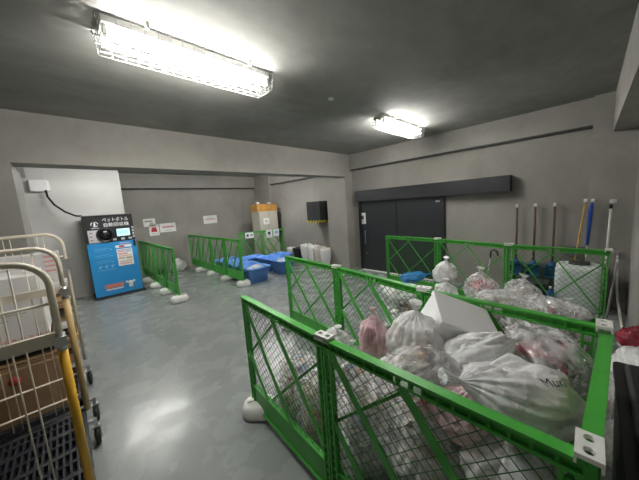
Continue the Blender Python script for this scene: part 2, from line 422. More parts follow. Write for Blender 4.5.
cn(1.86,-.075,1.11,.0,'white connector at the far end of the side panel by the concrete wall')
cn(4.51,1.79,1.108,PI/2+.15,'white connector on the far fence row just right of the black door')
cn(4.27,.75,1.108,PI/2+.15,'white connector on the far fence row below the first dustpan handle')
cn(4.19,-.16,1.108,0,'white connector at the right end of the far fence row')

# white weights
def make_weight(w=.34,dp=.24,h=.13):
    r = empty('fence_weight')
    q = MB(); loft(q, [(w-.04,dp-.04,.09,0),(w,dp,.11,.02),(w,dp,.11,h*.6),(w-.03,dp-.03,.10,h*.85),(w-.10,dp-.09,.06,h)]); q.build('weight_body', WHITEP, r)
    q = MB(); q.lathe([(0,h),(.03,h),(.034,h+.012),(.022,h+.012),(.02,h+.004),(0,h+.004)], (w*.28,0,0), 16); q.build('filler_cap', WHITEP, r)
    return r
wt = make_weight()
def weight(x,y,rz,label,group,first=False,sc=1):
    o = wt if first else copy_tree(wt)
    o.location = (x,y,0); o.rotation_euler = (0,0,rz); o.scale = (sc,sc,sc); tag(o,label,'weight',group)
w4 = ['nearest the camera','second from the near end','third from the near end','fourth from the near end']
weight(1.04,1.97,2.3,'round white plastic weight under the front corner of the near fence','front pen weights',True,.95)
for i in range(4): weight(1.55,5.94+.87*i+(0.0 if i else -.02),0,'white weight under the fence beside the machine, '+w4[i],'weights of the fence beside the machine')
for i in range(4): weight(2.93,5.76+.9*i,0,'white weight under the fence left of the blue tubs, '+w4[i],'weights of the fence left of the tubs')
weight(2.25,3.1,0,'white weight under the free end of the middle fence row','weights of the middle and far rows',False,.8)
weight(4.61,2.9,0,'white weight under the free end of the far fence row','weights of the middle and far rows',False,.8)

# ------------------------------------------------------------------ collection machine
r = empty('bottle_collection_machine', (.33,7.68,0), 0)
tag(r, 'tall blue and black bottle collection machine against the pale partition', 'machine')
W_,D_,H_ = .90,.62,1.9
q = MB(); q.b2((-.02,-.03,0),(W_+.05,D_,.05)); q.build('base', BLACKP, r)
q = MB(); q.b2((.012,.02,.05),(W_-.012,D_,H_-.005)); q.build('cabinet_body', mat('machine_side',(.05,.05,.055),.4), r)
q = MB(); q.b2((0,0,.06),(W_,.02,1.28),.004); dr = q.build('front_door', MBLUE, r)
q = MB(); q.b2((0,0,1.29),(W_,.02,H_),.004); hp = q.build('header_panel', MBLK, r)
q = MB(); q.b2((-.01,-.01,H_),(W_+.01,D_,H_+.012)); q.build('top_cover', mat('machine_top',(.15,.15,.16),.4), r)
text('lettering','ペットボトル',.105,TEXTW,hp,(.575,-.003,1.79),(PI/2,0,0),.78)
text('lettering','自動回収機',.095,TEXTW,hp,(.575,-.003,1.675),(PI/2,0,0),1.02)
q = MB()   # bottle emblem: bottle in round arrows
for a0 in (0,2*PI/3,4*PI/3):
    q.tube([(.19+.06*math.cos(a0+t*.25), -.004, 1.71+.05*math.sin(a0+t*.25)) for t in range(7)], .008, 6)
q.box((.19,-.004,1.705),(.03,.006,.06)); q.box((.19,-.004,1.745),(.014,.006,.025)); q.box((.19,-.004,1.625),(.14,.004,.008)); q.build('emblem', TEXTW, hp)
q = MB(); q.b2((.05,-.006,1.30),(.30,0,1.58)); pn = q.build('instruction_plate', SILV, hp)
q = MB()
for k in range(3): q.box((.10,-.008,1.36+.08*k),(.045,.004,.03))
q.build('printed_icons', mat('icon_print',(.3,.18,.2),.5), pn)
q = MB(); q.lathe([(.0,.0),(.125,.0),(.14,-.010),(.155,-.022),(.162,-.014),(.165,0)], (.345,-.006,1.455), 36, 'y'); q.build('deposit_ring', MBLK, hp)
q = MB(); q.lathe([(0,0),(.123,0),(.123,.004),(0,.004)], (.345,-.013,1.455), 30, 'y'); q.build('deposit_flap', mat('flap_black',(.006,.006,.007),.25), hp)
q = MB(); q.b2((.56,-.01,1.40),(.81,0,1.57),.004); sc = q.build('screen', SCREEN, hp)
text('screen_digits','%6.0f' % 0 if False else '8000',.10,mat('lcd_ink',(.12,.35,.4),.5),sc,(.685,-.012,1.485),(PI/2,0,0),1.0)
for x in (.50,.66,.80):
    q = MB(); q.box((x,-.008,1.335),(.07,.014,.045),None,.004); q.build('button', SILV, hp)
q = MB()
for k in range(4): q.box((.875,-.005,1.37+.07*k),(.035,.008,.05))
q.build('indicator_strip', SILV, hp)
q = MB(); q.b2((.845,-.012,1.13),(.885,0,1.27)); q.build('door_latch', MBLK, dr)
q = MB(); q.b2((.50,-.003,.70),(.80,.0,1.10)); po = q.build('notice_sheet', PAPER, dr)
q = MB(); q.mi = 0
for (x0,x1,z,h,mi) in [(.52,.78,1.07,.02,1),(.52,.64,1.03,.025,0),(.66,.78,1.03,.02,1),(.52,.70,.98,.03,0),(.52,.78,.93,.02,0),(.52,.64,.88,.04,2),(.66,.78,.87,.06,2),(.52,.78,.80,.03,2),(.52,.76,.75,.03,0)]:
    q.mi = mi; q.box(((x0+x1)/2,-.004,z),(x1-x0,.002,h))
q.build('printed_blocks', [PINKP,mat('blue_grey_print',(.3,.33,.5),.6),mat('tan_print',(.55,.45,.35),.6)], po)
q = MB(); q.b2((.49,-.003,1.13),(.80,0,1.19)); lb = q.build('label_strip', PAPER, dr)
q = MB(); q.b2((.56,-.005,1.14),(.66,-.003,1.18)); q.build('red_mark', REDP, lb)
q = MB(); q.b2((.58,-.003,1.21),(.78,0,1.25)); q.build('label_strip', mat('pale_print',(.35,.4,.6),.6), dr)
q = MB()
for z in (1.15,1.0,.86):
    q.box((.24,-.003,z),(.26,.003,.008)); q.box((.22,-.003,z-.035),(.20,.003,.006)); q.box((.40,-.003,z-.03),(.04,.003,.02))
for x in (.16,.27,.38): q.box((x,-.003,.73),(.035,.003,.06)); q.box((x+.03,-.003,.755),(.03,.003,.02))
q.box((.27,-.003,.66),(.34,.003,.01)); q.build('instruction_graphics', mat('light_blue_print',(.25,.5,.75),.5), dr)
q = MB(); q.box((.36,-.003,.27),(.36,.003,.09)); q.build('slogan', mat('salmon_print',(.6,.18,.15),.5), dr)
q = MB(); q.box((.36,-.003,.19),(.32,.003,.03)); q.build('slogan', TEXTW, dr)
q = MB(); q.lathe([(0,0),(.05,0),(.05,-.003),(0,-.003)],(.67,-.001,.27),20,'y'); q.box((.60,-.003,.30),(.05,.003,.05)); q.box((.74,-.003,.30),(.05,.003,.05)); q.box((.67,-.003,.20),(.08,.003,.07)); q.build('emblem', TEXTW, dr)
q = MB(); q.tube([(-.14,8.30,2.52),(-.13,8.28,2.38),(-.05,8.2,2.2),(.1,8.1,2.03),(.25,8.0,1.93),(.35,7.95,1.915)], .02, 8)
tag(q.build('power_cable', BLACKC), 'thick black cable curving from the white wall box to the machine', 'cable')
r = empty('junction_box', (-.22,8.42,2.62)); tag(r, 'white rectangular electrical box high on the pale partition', 'electrical box')
q = MB(); q.b2((-.15,-.12,-.12),(.13,0,.12),.01); q.build('box_body', mat('box_white',(.78,.78,.78),.4), r)
q = MB(); q.b2((.135,-.10,-.10),(.155,-.01,.10)); q.box((.0,-.121,.08),(.12,.003,.006)); q.build('box_hinge', WHITEP, r)
q = MB(); q.b2((-.49,8.36,2.8),(-.40,8.42,2.98)); q.b2((-.49,8.25,2.8),(-.47,8.36,2.98)); tag(q.build('wall_bracket', STEEL), 'small metal bracket above the white electrical box', 'bracket')

# ------------------------------------------------------------------ notices
def notice(name, loc, rz, w, h, label, prints, cat='notice', tilt=0):
    r = empty(name, loc, rz); tag(r, label, cat)
    q = MB(); q.b2((-w/2,-.004,-h/2),(w/2,0,h/2)); pp = q.build('sheet', PAPER, r)
    for (x,z,ww,hh,mm) in prints:
        q = MB(); q.box((x,-.005,z),(ww,.002,hh)); q.build('print', mm, pp)
    return r
GP = mat('grey_print',(.35,.35,.36),.6); DP = mat('dark_print',(.05,.05,.06),.6); RL = mat('faint_red_print',(.6,.25,.25),.6)
notice('notice', (1.93,YB,1.62), 0, .32,.24,'small white notice above the red-figure notice on the back wall',[(-.02,.04,.2,.05,GP),(.05,-.03,.1,.05,GP)])
notice('notice', (2.03,YB,1.38), 0, .27,.34,'white notice with a dark red figure on the back wall',[(0,.04,.12,.09,REDP),(0,-.02,.16,.08,REDP),(.0,-.12,.16,.015,GP)])
notice('notice', (2.42,YB,1.42), 0, .46,.28,'wide white notice with one faint red line beside the red-figure notice',[(0,.02,.34,.05,RL),(0,-.08,.2,.015,GP)])
notice('notice', (3.8,YB,1.56), 0, .48,.28,'white notice alone on the back wall above the middle of the fence',[(0,.01,.34,.035,RL),(0,.08,.2,.012,GP)])
notice('notice', (XW-.022,4.22,1.38), -PI/2, .20,.29,'white notice with a dark figure on the black sliding door',[(0,.02,.08,.11,DP),(0,-.07,.1,.03,GP),(0,-.11,.08,.015,RL)])
bn = math.atan2(-.18,.74)
notice('notice', (4.22,7.565,1.0), bn, .27,.18,'white notice with two dark marks on the left panel before the cabinet',[(-.06,0,.07,.08,DP),(.07,0,.09,.07,GP)])
notice('notice', (4.86,7.41,.98), bn, .2,.25,'white notice with a dark round mark on the right panel before the cabinet',[(0,.02,.09,.1,DP),(0,-.07,.1,.02,RL)])
notice('notice', (5.1,7.35,.99), bn, .2,.22,'white notice with pale blue print at right end of the panel before the cabinet',[(0,.02,.12,.1,mat('pale_blue_print',(.35,.45,.6),.6))])

# ------------------------------------------------------------------ cabinet, box, hook
r = empty('storage_cabinet', (4.83,7.86,0)); tag(r, 'beige storage cabinet in the far corner behind the green fence', 'cabinet')
q = MB(); q.b2((0,.02,.04),(.74,.5,1.72)); q.build('cabinet_body', CAB, r)
for x in (0,.372):
    q = MB(); q.b2((x+.004,0,.05),(x+.366,.02,1.71),.003); dd = q.build('cabinet_door', CAB, r)
    q = MB(); q.box((.35 if x==0 else .40,-.01,.9),(.015,.02,.1)); q.build('door_handle', STEEL, dd)
notice('notice', (5.09,7.86,1.38), 0, .24,.22,'white notice stuck on the front of the beige cabinet',[(0,0,.1,.04,GP)])
def carton(name, x0,y0,z0,x1,y1,z1,m,label,tape=True,cat='box'):
    r = empty(name, ((x0+x1)/2,(y0+y1)/2,z0)); tag(r,label,cat); w,dp,h = x1-x0,y1-y0,z1-z0
    q = MB(); q.b2((-w/2,-dp/2,0),(w/2,dp/2,h),.004); q.b2((-w/2+.003,-.002,h),(w/2-.003,.002,h+.002)); q.build('carton_body', m, r)
    if tape:
        q = MB(); q.b2((-w/2-.001,-.025,h),(w/2+.001,.025,h+.0035)); q.b2((-w/2-.0015,-.025,h-.08),(-w/2,.025,h)); q.b2((w/2,-.025,h-.08),(w/2+.0015,.025,h)); q.build('packing_tape', mat('tape',(.45,.33,.18),.3), r)
    return r
carton('cardboard_box',4.80,7.9,1.723,5.18,8.36,1.97,AMBER,'amber cardboard box at the left on top of the beige cabinet')
carton('cardboard_box',5.20,7.9,1.723,5.60,8.36,1.95,AMBER,'amber cardboard box at the right on top of the beige cabinet')
random.seed(5)
for i,(x,y) in enumerate([(4.95,8.1),(5.42,8.1)]):
    q = MB(); bmesh.ops.create_icosphere(q.bm, subdivisions=3, radius=.07)
    for v in q.bm.verts: v.co *= 1+.3*noise.noise(v.co*18+Vector((i*7,0,0))); v.co.z = v.co.z*.6+.045
    o = q.build('crumpled_bag', B_MILK, None, True); o.location = (x,y,[1.972,1.953][i]); tag(o, ['small crumpled white bag on the left amber box','small crumpled white bag on the right amber box'][i],'bag')
r = empty('coat_hook', (XW-.09-.0,8.5,1.6))
r.location = (XW+.03,7.95,1.62); tag(r,'black umbrella handle shape hanging on the wall right of the cabinet','umbrella')
q = MB(); q.tube([(-.06,0,.1),(-.06,-.02,.16),(-.06,-.07,.18),(-.06,-.11,.14)], .014,8); q.tube([(-.06,0,.1),(-.06,0,-.9)],.011,8); q.build('shaft', RUBBER, r)
q = MB(); q.lathe([(.012,-.75),(.05,-.6),(.06,-.2),(.075,-.02),(.05,.03),(.012,.08)], (-.06,0,0), 12); q.build('folded_canopy', BLACKC, r)

# ------------------------------------------------------------------ blue tubs
def make_tub():
    r = empty('blue_tub')
    q = MB(); w,dp,h = .60,.46,.38
    loft(q, [(w-.14,dp-.12,.05,0),(w-.02,dp-.02,.06,h-.03),(w+.03,dp+.03,.07,h-.03),(w+.03,dp+.03,.07,h),(w-.02,dp-.02,.06,h),(w-.05,dp-.05,.05,h-.04),(w-.16,dp-.14,.05,.012)], True, True)
    q.build('tub_body', BLUEBIN, r)
    for s in (-1,1):
        q = MB(); q.tube([(s*(w/2+.01),-.09,h-.035),(s*(w/2+.045),-.07,h-.05),(s*(w/2+.045),.07,h-.05),(s*(w/2+.01),.09,h-.035)], .01, 8); q.build('tub_handle', BLUEBIN, r)
    return r
tub = make_tub()
tubs = [(3.35,5.86,0,'blue plastic tub nearest the camera beside the end of the green fence'),
 (3.38,6.45,.05,'blue plastic tub just behind the nearest one along the fence'),(3.40,7.04,0,'blue plastic tub at the far end of the row along the fence'),
 (4.26,5.98,PI/2,'blue plastic tub nearest in the right hand row'),(4.26,6.66,PI/2,'second blue plastic tub of the right hand row'),
 (4.80,6.75,PI/2,'blue plastic tub right of the second one, against the cabinet fence'),(3.42,7.64,0,'blue plastic tub behind the fence mesh nearest the back wall'),(4.05,7.25,0,'blue plastic tub at the head of the right hand row')]
for i,(x,y,rz,lb) in enumerate(tubs):
    o = tub if i == 0 else copy_tree(tub); 
    o.location = (x,y,.0 if False else .0); o.rotation_euler = (0,0,rz); tag(o,lb,'tub','blue tubs on the floor')
# film inside the nearest tub and the right row
def crumple(name, loc, sx,sy,sz, m, label, seed, cat='bag', group=None):
    q = MB(); bmesh.ops.create_icosphere(q.bm, subdivisions=4, radius=1)
    for v in q.bm.verts:
        n_ = noise.noise(v.co*1.7+Vector((seed,0,0)))*.28 + abs(noise.noise(v.co*4+Vector((0,seed,0))))*.22
        v.co *= 1+n_-.05; v.co = Vector((v.co.x*sx, v.co.y*sy, max(v.co.z,-.8)*sz))
    o = q.build(name, m, None, True); o.location = (loc[0],loc[1],loc[2]+.8*sz*1.0); tag(o,label,cat,group); return o
crumple('plastic_film',(3.35,5.86,.25),.22,.15,.09,B_MILK,'clear plastic film bulging from the nearest blue tub',3.1,'plastic film')
crumple('plastic_film',(4.26,5.98,.25),.15,.2,.08,B_MILK,'clear plastic film inside the nearest tub of the right row',5.1,'plastic film')
# white bag by the back wall
crumple('waste_bag',(2.5,9.2,0),.22,.16,.22,B_WHITE,'white rubbish bag on the floor by the back wall between the fences',8.3)
crumple('waste_bag',(2.02,9.24,0),.16,.12,.10,mat('black_bag',(.03,.03,.03),.35),'dark bag on the floor at left of the white bag by the back wall',9.3)

# ------------------------------------------------------------------ waste baskets along the bay wall
def basket(x,y,w,h,m,lm,label,rim=True):
    r = empty('waste_basket',(x,y,0)); tag(r,label,'waste bin','waste bins along the bay wall')
    q = MB(); loft(q,[(w*.72,w*.72,.04,0),(w,w,.05,h*.86),(w+.02,w+.02,.05,h*.88),(w-.02,w-.02,.05,h*.86),(w*.68,w*.68,.04,.02)],True,True); q.build('basket_body', m, r)
    if lm:
        q = MB(); N=40; rings=[]
        for (s,z) in ((.80,h*.1),(1.09,h*.5),(1.16,h*.9),(1.06,h),(.9,h*.97),(.8,h*.7)):
            rg=[]
            for k in range(N):
                a=2*PI*k/N; c_,s_=math.cos(a),math.sin(a); f=(abs(c_)**4+abs(s_)**4)**-.25
                rr=w/2*s*f*(1+.035*math.sin(k*2.4+x*9+z*5)); rg.append(q.bm.verts.new((rr*c_,rr*s_,z+.015*math.sin(k*1.3+y*5))))
            rings.append(rg)
        for i in range(len(rings)-1):
            for k in range(N): f=q.bm.faces.new((rings[i][k],rings[i][(k+1)%N],rings[i+1][(k+1)%N],rings[i+1][k])); f.smooth=True
        q.build('bin_liner', lm, r)
    return r
basket(5.42,7.0,.22,.46,WHITEP,LINER,'small white bin with white liner, leftmost of the bins along the bay wall')
basket(5.42,6.58,.34,.54,DARKG,None,'dark grey bin without a liner among the bins on the bay wall')
basket(5.38,6.17,.29,.62,BLACKP,LINER,'dark bin with a white liner beside the dark grey one, under the wall box')
basket(5.38,5.85,.28,.60,BLACKP,LINER,'bin with a white liner between the other white one and the cream one')
basket(5.36,5.54,.27,.58,BLACKP,CREAML,'bin with a cream liner under the black wall box')
basket(5.28,5.26,.22,.56,BLACKP,LINER,'bin with white liner just left of the column')
basket(5.62,5.40,.18,.52,BLACKP,YELL,'bin with yellow liner tucked against the column')
r = empty('wall_box',(XW+.03,5.73,1.30)); tag(r,'black wall box with yellow and black striped lower edge','wall box')
q = MB(); q.b2((-.42,-.28,.06),(0,.28,.62),.006); q.b2((-.425,-.003,.07),(-.42,.003,.61)); q.build('box_body', mat('wallbox',(.03,.03,.033),.45), r)
M_ST = bpy.data.materials.new('hazard_stripes'); M_ST.use_nodes=True; nt=M_ST.node_tree
tc=nt.nodes.new('ShaderNodeTexCoord'); sp=nt.nodes.new('ShaderNodeSeparateXYZ'); nt.links.new(tc.outputs['Object'],sp.inputs[0])
a1=nt.nodes.new('ShaderNodeMath'); a1.operation='ADD'; nt.links.new(sp.outputs[1],a1.inputs[0]); nt.links.new(sp.outputs[2],a1.inputs[1])
a2=nt.nodes.new('ShaderNodeMath'); a2.operation='ADD'; nt.links.new(a1.outputs[0],a2.inputs[0]); nt.links.new(sp.outputs[0],a2.inputs[1])
a3=nt.nodes.new('ShaderNodeMath'); a3.operation='MULTIPLY'; a3.inputs[1].default_value=8.5; nt.links.new(a2.outputs[0],a3.inputs[0])
a4=nt.nodes.new('ShaderNodeMath'); a4.operation='FRACT'; nt.links.new(a3.outputs[0],a4.inputs[0])
a5=nt.nodes.new('ShaderNodeMath'); a5.operation='GREATER_THAN'; a5.inputs[1].default_value=.5; nt.links.new(a4.outputs[0],a5.inputs[0])
mx=nt.nodes.new('ShaderNodeMix'); mx.data_type='RGBA'; mx.inputs[6].default_value=(.02,.02,.02,1); mx.inputs[7].default_value=(.75,.6,.03,1)
nt.links.new(a5.outputs[0],mx.inputs[0]); nt.links.new(mx.outputs[2],nt.nodes['Principled BSDF'].inputs['Base Color'])
q = MB(); q.b2((-.425,-.285,0),(0,.285,.06)); q.build('striped_edge', M_ST, r)

# ------------------------------------------------------------------ tools on the door wall
def make_dustpan():
    r = empty('long_dustpan')
    q = MB(); q.tube([(0,0,1.0),(0,0,.02)], .016, 10); q.build('handle', BROWN, r)
    q = MB(); q.lathe([(.0,1.0),(.02,1.0),(.024,1.03),(.015,1.06),(0,1.06)],(0,0,0),14); q.build('grip_cap', WHITEP, r)
    q = MB()
    q.b2((.03,-.09,-.16),(.04,.09,.03)); q.b2((-.06,-.09,-.16),(.04,-.08,.0)); q.b2((-.06,.08,-.16),(.04,.09,.0)); q.b2((-.03,-.09,.01),(.04,.09,.03))
    q.lathe([(.03,.0),(.06,.02),(.05,.05),(.022,.10),(.0,.10)],(0,0,0),14)
    q.b2((-.09,-.09,-.165),(.04,.09,-.155)); q.build('pan', DBLUE, r)
    return r
dp = make_dustpan()
for i,(y,lb) in enumerate([(.89,'long-handled blue dustpan hanging on the wall, leftmost of three'),(.645,'long-handled blue dustpan hanging on the wall, middle of three'),(.40,'long-handled blue dustpan hanging on the wall, rightmost of three')]):
    o = dp if i==0 else copy_tree(dp); o.location=(XW-.06,y,.53); tag(o,lb,'dustpan','dustpans on the door wall')
def hook(y,z,label,x=XW+.03):
    r = empty('wall_hook',(x,y,z)); tag(r,label,'hook','white hooks on the door wall')
    q = MB(); q.box((-.006,0,0),(.012,.04,.05)); q.tube([(-.01,0,0),(-.06,0,-.005),(-.07,0,.02)],.008,8); q.build('hook_body', WHITEP, r)
hy = [.89,.645,.40]
hook(.06,1.60,'white wall hook holding the yellow pole')
HX = XW-.12; hook(-.02,1.60,'white wall hook holding the blue pole',HX)
r = empty('wall_hook',(XW-.12,-.22,1.58)); tag(r,'white wall hook holding the white pole on the column','hook','white hooks on the door wall')
q = MB(); q.box((-.006,0,0),(.012,.07,.05)); q.tube([(-.01,0,0),(-.06,0,-.005),(-.07,0,.02)],.008,8); q.build('hook_body', WHITEP, r)
r = empty('yellow_pole',(XW-.16,.06,0)); tag(r,'thin yellow wooden pole hanging on the wall above the pale tank','pole')
q = MB(); q.tube([(0,.0,1.56),(0,.08,.60)], .011, 8); q.build('shaft', YELW, r)
q = MB(); q.box((0,.085,.56),(.03,.16,.07)); q.build('brush_head', BROWN, r)
r = empty('blue_pole',(XW-.20,-.012,0)); tag(r,'blue pole hanging on the wall between yellow and white poles','pole')
q = MB(); q.tube([(0,0,1.54),(0,.01,1.45),(0,.02,.95)], .02, 10, rs=[.02,.026,.017]); q.tube([(0,0,1.54),(0,0,1.58)],.012,8); q.build('grip', BLUEH, r)
q = MB(); q.tube([(0,.02,.96),(0,.03,.5)], .010, 8); q.build('shaft', STEEL, r)
r = empty('white_pole',(XW-.19,-.20,0)); tag(r,'white pole with black collar hanging beside the near column','pole')
q = MB(); q.tube([(0,0,1.48),(0,.01,.55)], .012, 10); q.build('shaft', WHITEP, r)
q = MB(); q.tube([(0,0,1.54),(0,0,1.48)], .018, 10); q.build('collar', BLACKC, r)
# pale tank
r = empty('storage_tank',(5.43,.08,0)); tag(r,'large pale translucent plastic tank with rounded corners behind the far fence','tank')
q = MB(); loft(q,[(.36,.46,.08,0),(.40,.52,.1,.03),(.40,.52,.1,.60),(.38,.50,.1,.655),(.30,.42,.09,.675)]); 
for z in (.2,.4): loft(q,[(.405,.525,.1,z-.01),(.41,.53,.1,z),(.405,.525,.1,z+.01)],False,False)
q.build('tank_body', TANKM, r)
q = MB(); q.lathe([(.05,.675),(.12,.675),(.115,.70),(.05,.70)],(0,0,0),24); q.build('tank_lid', DARKG, r)
q = MB(); q.b2((XW-.02,-.02,.72),(XW+.03,.26,.88)); tag(q.build('grey_board', mat('board_grey',(.12,.13,.14),.6)),'grey board fixed to the wall behind the pale tank','board')
# black crate & blue bottle under the dustpans
def openbin(name,x,y,w,dp_,h,m,label,cat):
    r = empty(name,(x,y,0)); tag(r,label,cat)
    q = MB(); loft(q,[(w-.06,dp_-.06,.03,0),(w-.02,dp_-.02,.03,h-.02),(w,dp_,.03,h-.02),(w,dp_,.03,h),(w-.03,dp_-.03,.025,h),(w-.08,dp_-.08,.025,.015)]); q.build('bin_body',m,r)
    q = MB(); q.b2((-w/2-.008,-.06,h-.07),(-w/2+.012,.06,h-.05)); q.build('grip',m,r)
    return r
openbin('black_crate',5.45,.66,.34,.50,.33,BLACKP,'black plastic crate on the floor under the hanging dustpans','crate')
r = empty('blue_bottle',(5.22,.372,0)); tag(r,'small blue plastic bottle standing left of the pale tank','bottle')
q = MB(); loft(q,[(.07,.07,.02,0),(.085,.085,.02,.02),(.085,.085,.02,.24),(.03,.03,.012,.28),(.03,.03,.012,.30)]); q.build('bottle_body', BLUEH, r)
q = MB(); q.lathe([(0,.298),(.02,.298),(.02,.325),(0,.325)],(0,0,0),12); q.build('bottle_cap', WHITEP, r)
# cane like hook handle
r = empty('litter_tongs',(5.62,1.28,0)); tag(r,'silver cane with a black curved handle leaning behind the far fence','tongs')
q = MB(); q.tube([(0,.06,.0),(.06,0,.62)], .011, 8); q.build('shaft', STEEL, r)
q = MB(); q.tube([(.06,0,.60),(.06,-.005,.72),(.05,-.05,.77),(.03,-.11,.74),(.02,-.13,.66)], .014, 8); q.build('handle', BLACKC, r)
# tap, hose, leaning pipe
r = empty('wall_tap',(XW-.12,-.30,.83)); tag(r,'small metal wall tap in the corner with a white hose attached','tap')
q = MB(); q.tube([(0,0,0),(-.1,0,0),(-.13,0,-.03),(-.13,0,-.07)],.014,8); q.build('tap_body', STEEL, r)
q = MB(); q.box((-.07,0,.04),(.02,.09,.015)); q.tube([(-.07,0,0),(-.07,0,.04)],.007,8); q.build('tap_handle', STEEL, r)
q = MB(); q.tube([(5.49,-.30,.77),(5.485,-.305,.6),(5.46,-.31,.4),(5.4,-.33,.18),(5.2,-.35,.03),(4.9,-.35,.016),(4.5,-.33,.014)], .014, 8)
tag(q.build('water_hose', mat('hose_white',(.75,.73,.7),.4)),'white rubber hose hanging from the wall tap to the floor','hose')
q = MB(); q.tube([(5.56,-.31,.86),(5.1,-.22,.02)], .013, 8)
tag(q.build('grey_pipe', GREYP),'grey pipe leaning diagonally in the corner beside the hose','pipe')

# ------------------------------------------------------------------ bags
def bag_mesh(seed, pleats=17, tuft=.16):
    """unit bag: body radius 1, height about 2, gathered neck on top with a flared tuft"""
    rnd = random.Random(seed); q = MB(); N = 90; rings = []
    prof = []
    nb = 38
    for i in range(nb+1):
        a = -PI/2+ (PI/2+PI*.40)*i/nb
        prof.append((math.cos(a), math.sin(a), 0 if i<nb*.45 else (i/nb-.45)/.55))
    r0,z0 = prof[-1][0],prof[-1][1]
    for k in range(1,7): t=k/6; prof.append((r0*(1-t)**1.5+.07*1, z0+.22*t, 1))
    for k in range(1,6): t=k/5; prof.append((.07+tuft*t, z0+.22+.28*t, 1.1))
    prof.append((.03,z0+.4,.6))
    ph = rnd.random()*6
    off = Vector((rnd.uniform(-50,50),rnd.uniform(-50,50),0))
    lean = Vector((rnd.uniform(-.35,.35), rnd.uniform(-.35,.35)))
    for j,(r,z,pl) in enumerate(prof):
        rg = []
        for k in range(N):
            a = 2*PI*k/N; d_ = Vector((math.cos(a)*r, math.sin(a)*r, z))
            n1 = noise.noise(d_*1.3+off)*.30; n2 = abs(noise.noise(d_*2.3+off))*.20; n3 = abs(noise.noise(d_*3.7+off))*.12 + abs(noise.noise(d_*8+off))*.035
            amp = 1+n1+n2+n3-.08
            rp = r*amp*(1+ pl*.10*math.sin(a*pleats+ph+1.6*noise.noise(d_*1.5+off)) + pl*.05*math.sin(a*(pleats*1.7)+2))
            zz = z*(1+.6*n1+.4*n2) if z < .8 else z+.1*n1
            zz = max(zz,-.72)
            t = max(0,(z-.3)); rg.append(q.bm.verts.new((rp*math.cos(a)+lean.x*t*.5, rp*math.sin(a)+lean.y*t*.5, zz)))
        rings.append(rg)
    for i in range(len(rings)-1):
        for k in range(N):
            f = q.bm.faces.new((rings[i][k],rings[i][(k+1)%N],rings[i+1][(k+1)%N],rings[i+1][k])); f.smooth = True
    bmesh.ops.recalc_face_normals(q.bm, faces=q.bm.faces)
    mr_ = max(math.hypot(v.co.x,v.co.y) for v in q.bm.verts if v.co.z<.7)
    for v in q.bm.verts: v.co.x /= mr_/1.02; v.co.y /= mr_/1.02
    me = bpy.data.meshes.new('bag'); bmesh.ops.remove_doubles(q.bm, verts=q.bm.verts, dist=1e-6); q.bm.to_mesh(me); q.bm.free(); return me
def contents_mesh(seed, pal, n=26, rad=.74):
    rnd = random.Random(seed); q = MB()
    for i in range(n):
        while True:
            c = Vector([rnd.uniform(-1,1) for _ in range(3)])
            if .25 < c.length < 1: break
        c = c.normalized()*(c.length**.5)*rad*.82; c.z = max(c.z*.85,-.5)
        q.mi = rnd.randrange(len(pal)); k = rnd.random(); R = Euler([rnd.uniform(0,6) for _ in range(3)]).to_matrix(); s = rnd.uniform(.16,.36)
        if k < .35: q.box(c, (s*1.5,s*1.1,s*.5), R, .02)
        elif k < .7:
            prof = [(0,0),(s*.45,0),(s*.6,s*1.1),(s*.55,s*1.1),(s*.4,s*.06),(0,s*.06)]
            v0 = len(q.bm.verts); q.lathe(prof,(0,0,0),12); q.bm.verts.ensure_lookup_table(); bmesh.ops.transform(q.bm, matrix=Matrix.Translation(c)@R.to_4x4(), verts=q.bm.verts[v0:])
        else:
            v0 = len(q.bm.verts); r_ = bmesh.ops.create_icosphere(q.bm, subdivisions=2, radius=s*.8)
            for v in r_['verts']: v.co = R @ Vector((v.co.x*1.3,v.co.y,v.co.z*.6))*(1+.4*noise.noise(v.co*9+c*9)) + c
            q._tag(r_['verts'])
    for v in q.bm.verts:
        if v.co.length > rad*1.02: v.co *= rad*1.02/v.co.length
        v.co.z = max(v.co.z,-.58)
    me = bpy.data.meshes.new('contents'); q.bm.to_mesh(me); q.bm.free()
    for p in pal: me.materials.append(PAL[p])
    return me
BAGS = [bag_mesh(i*13+2, [15,19,13,17,21,15][i%6]) for i in range(7)]
CONT = {'mixed':[contents_mesh(i,[0,0,1,2,3,4,6,0,7],34) for i in range(4)],
        'white':[contents_mesh(20+i,[0,0,0,0,2,1,3,1],34) for i in range(3)],
        'maroon':[contents_mesh(30,[10,10,4,5,7,8,0,9],40)], 'orange':[contents_mesh(35,[3,3,2,0,0,7],26)],
        'pink':[contents_mesh(40,[9,9,0,0,4],26)], 'meat':[contents_mesh(44,[0,0,7,0,2,1,8,4],40)]}
_mc = {}
def bag(loc, s, rot, bi, m, cont, label, group=None, ci=0):
    """loc = centre of the body"""
    r = empty('waste_bag', loc); r.rotation_euler = rot; tag(r, label, 'bag', group)
    key = (bi, m.name)
    if key not in _mc: me = BAGS[bi].copy(); me.materials.append(m); _mc[key] = me
    o = bpy.data.objects.new('bag_film', _mc[key]); COL.objects.link(o); o.parent = r; o.scale = s
    if cont:
        c = bpy.data.objects.new('contents', CONT[cont][ci%len(CONT[cont])]); COL.objects.link(c); c.parent = r; c.scale = [k*.95 for k in s]
    return r
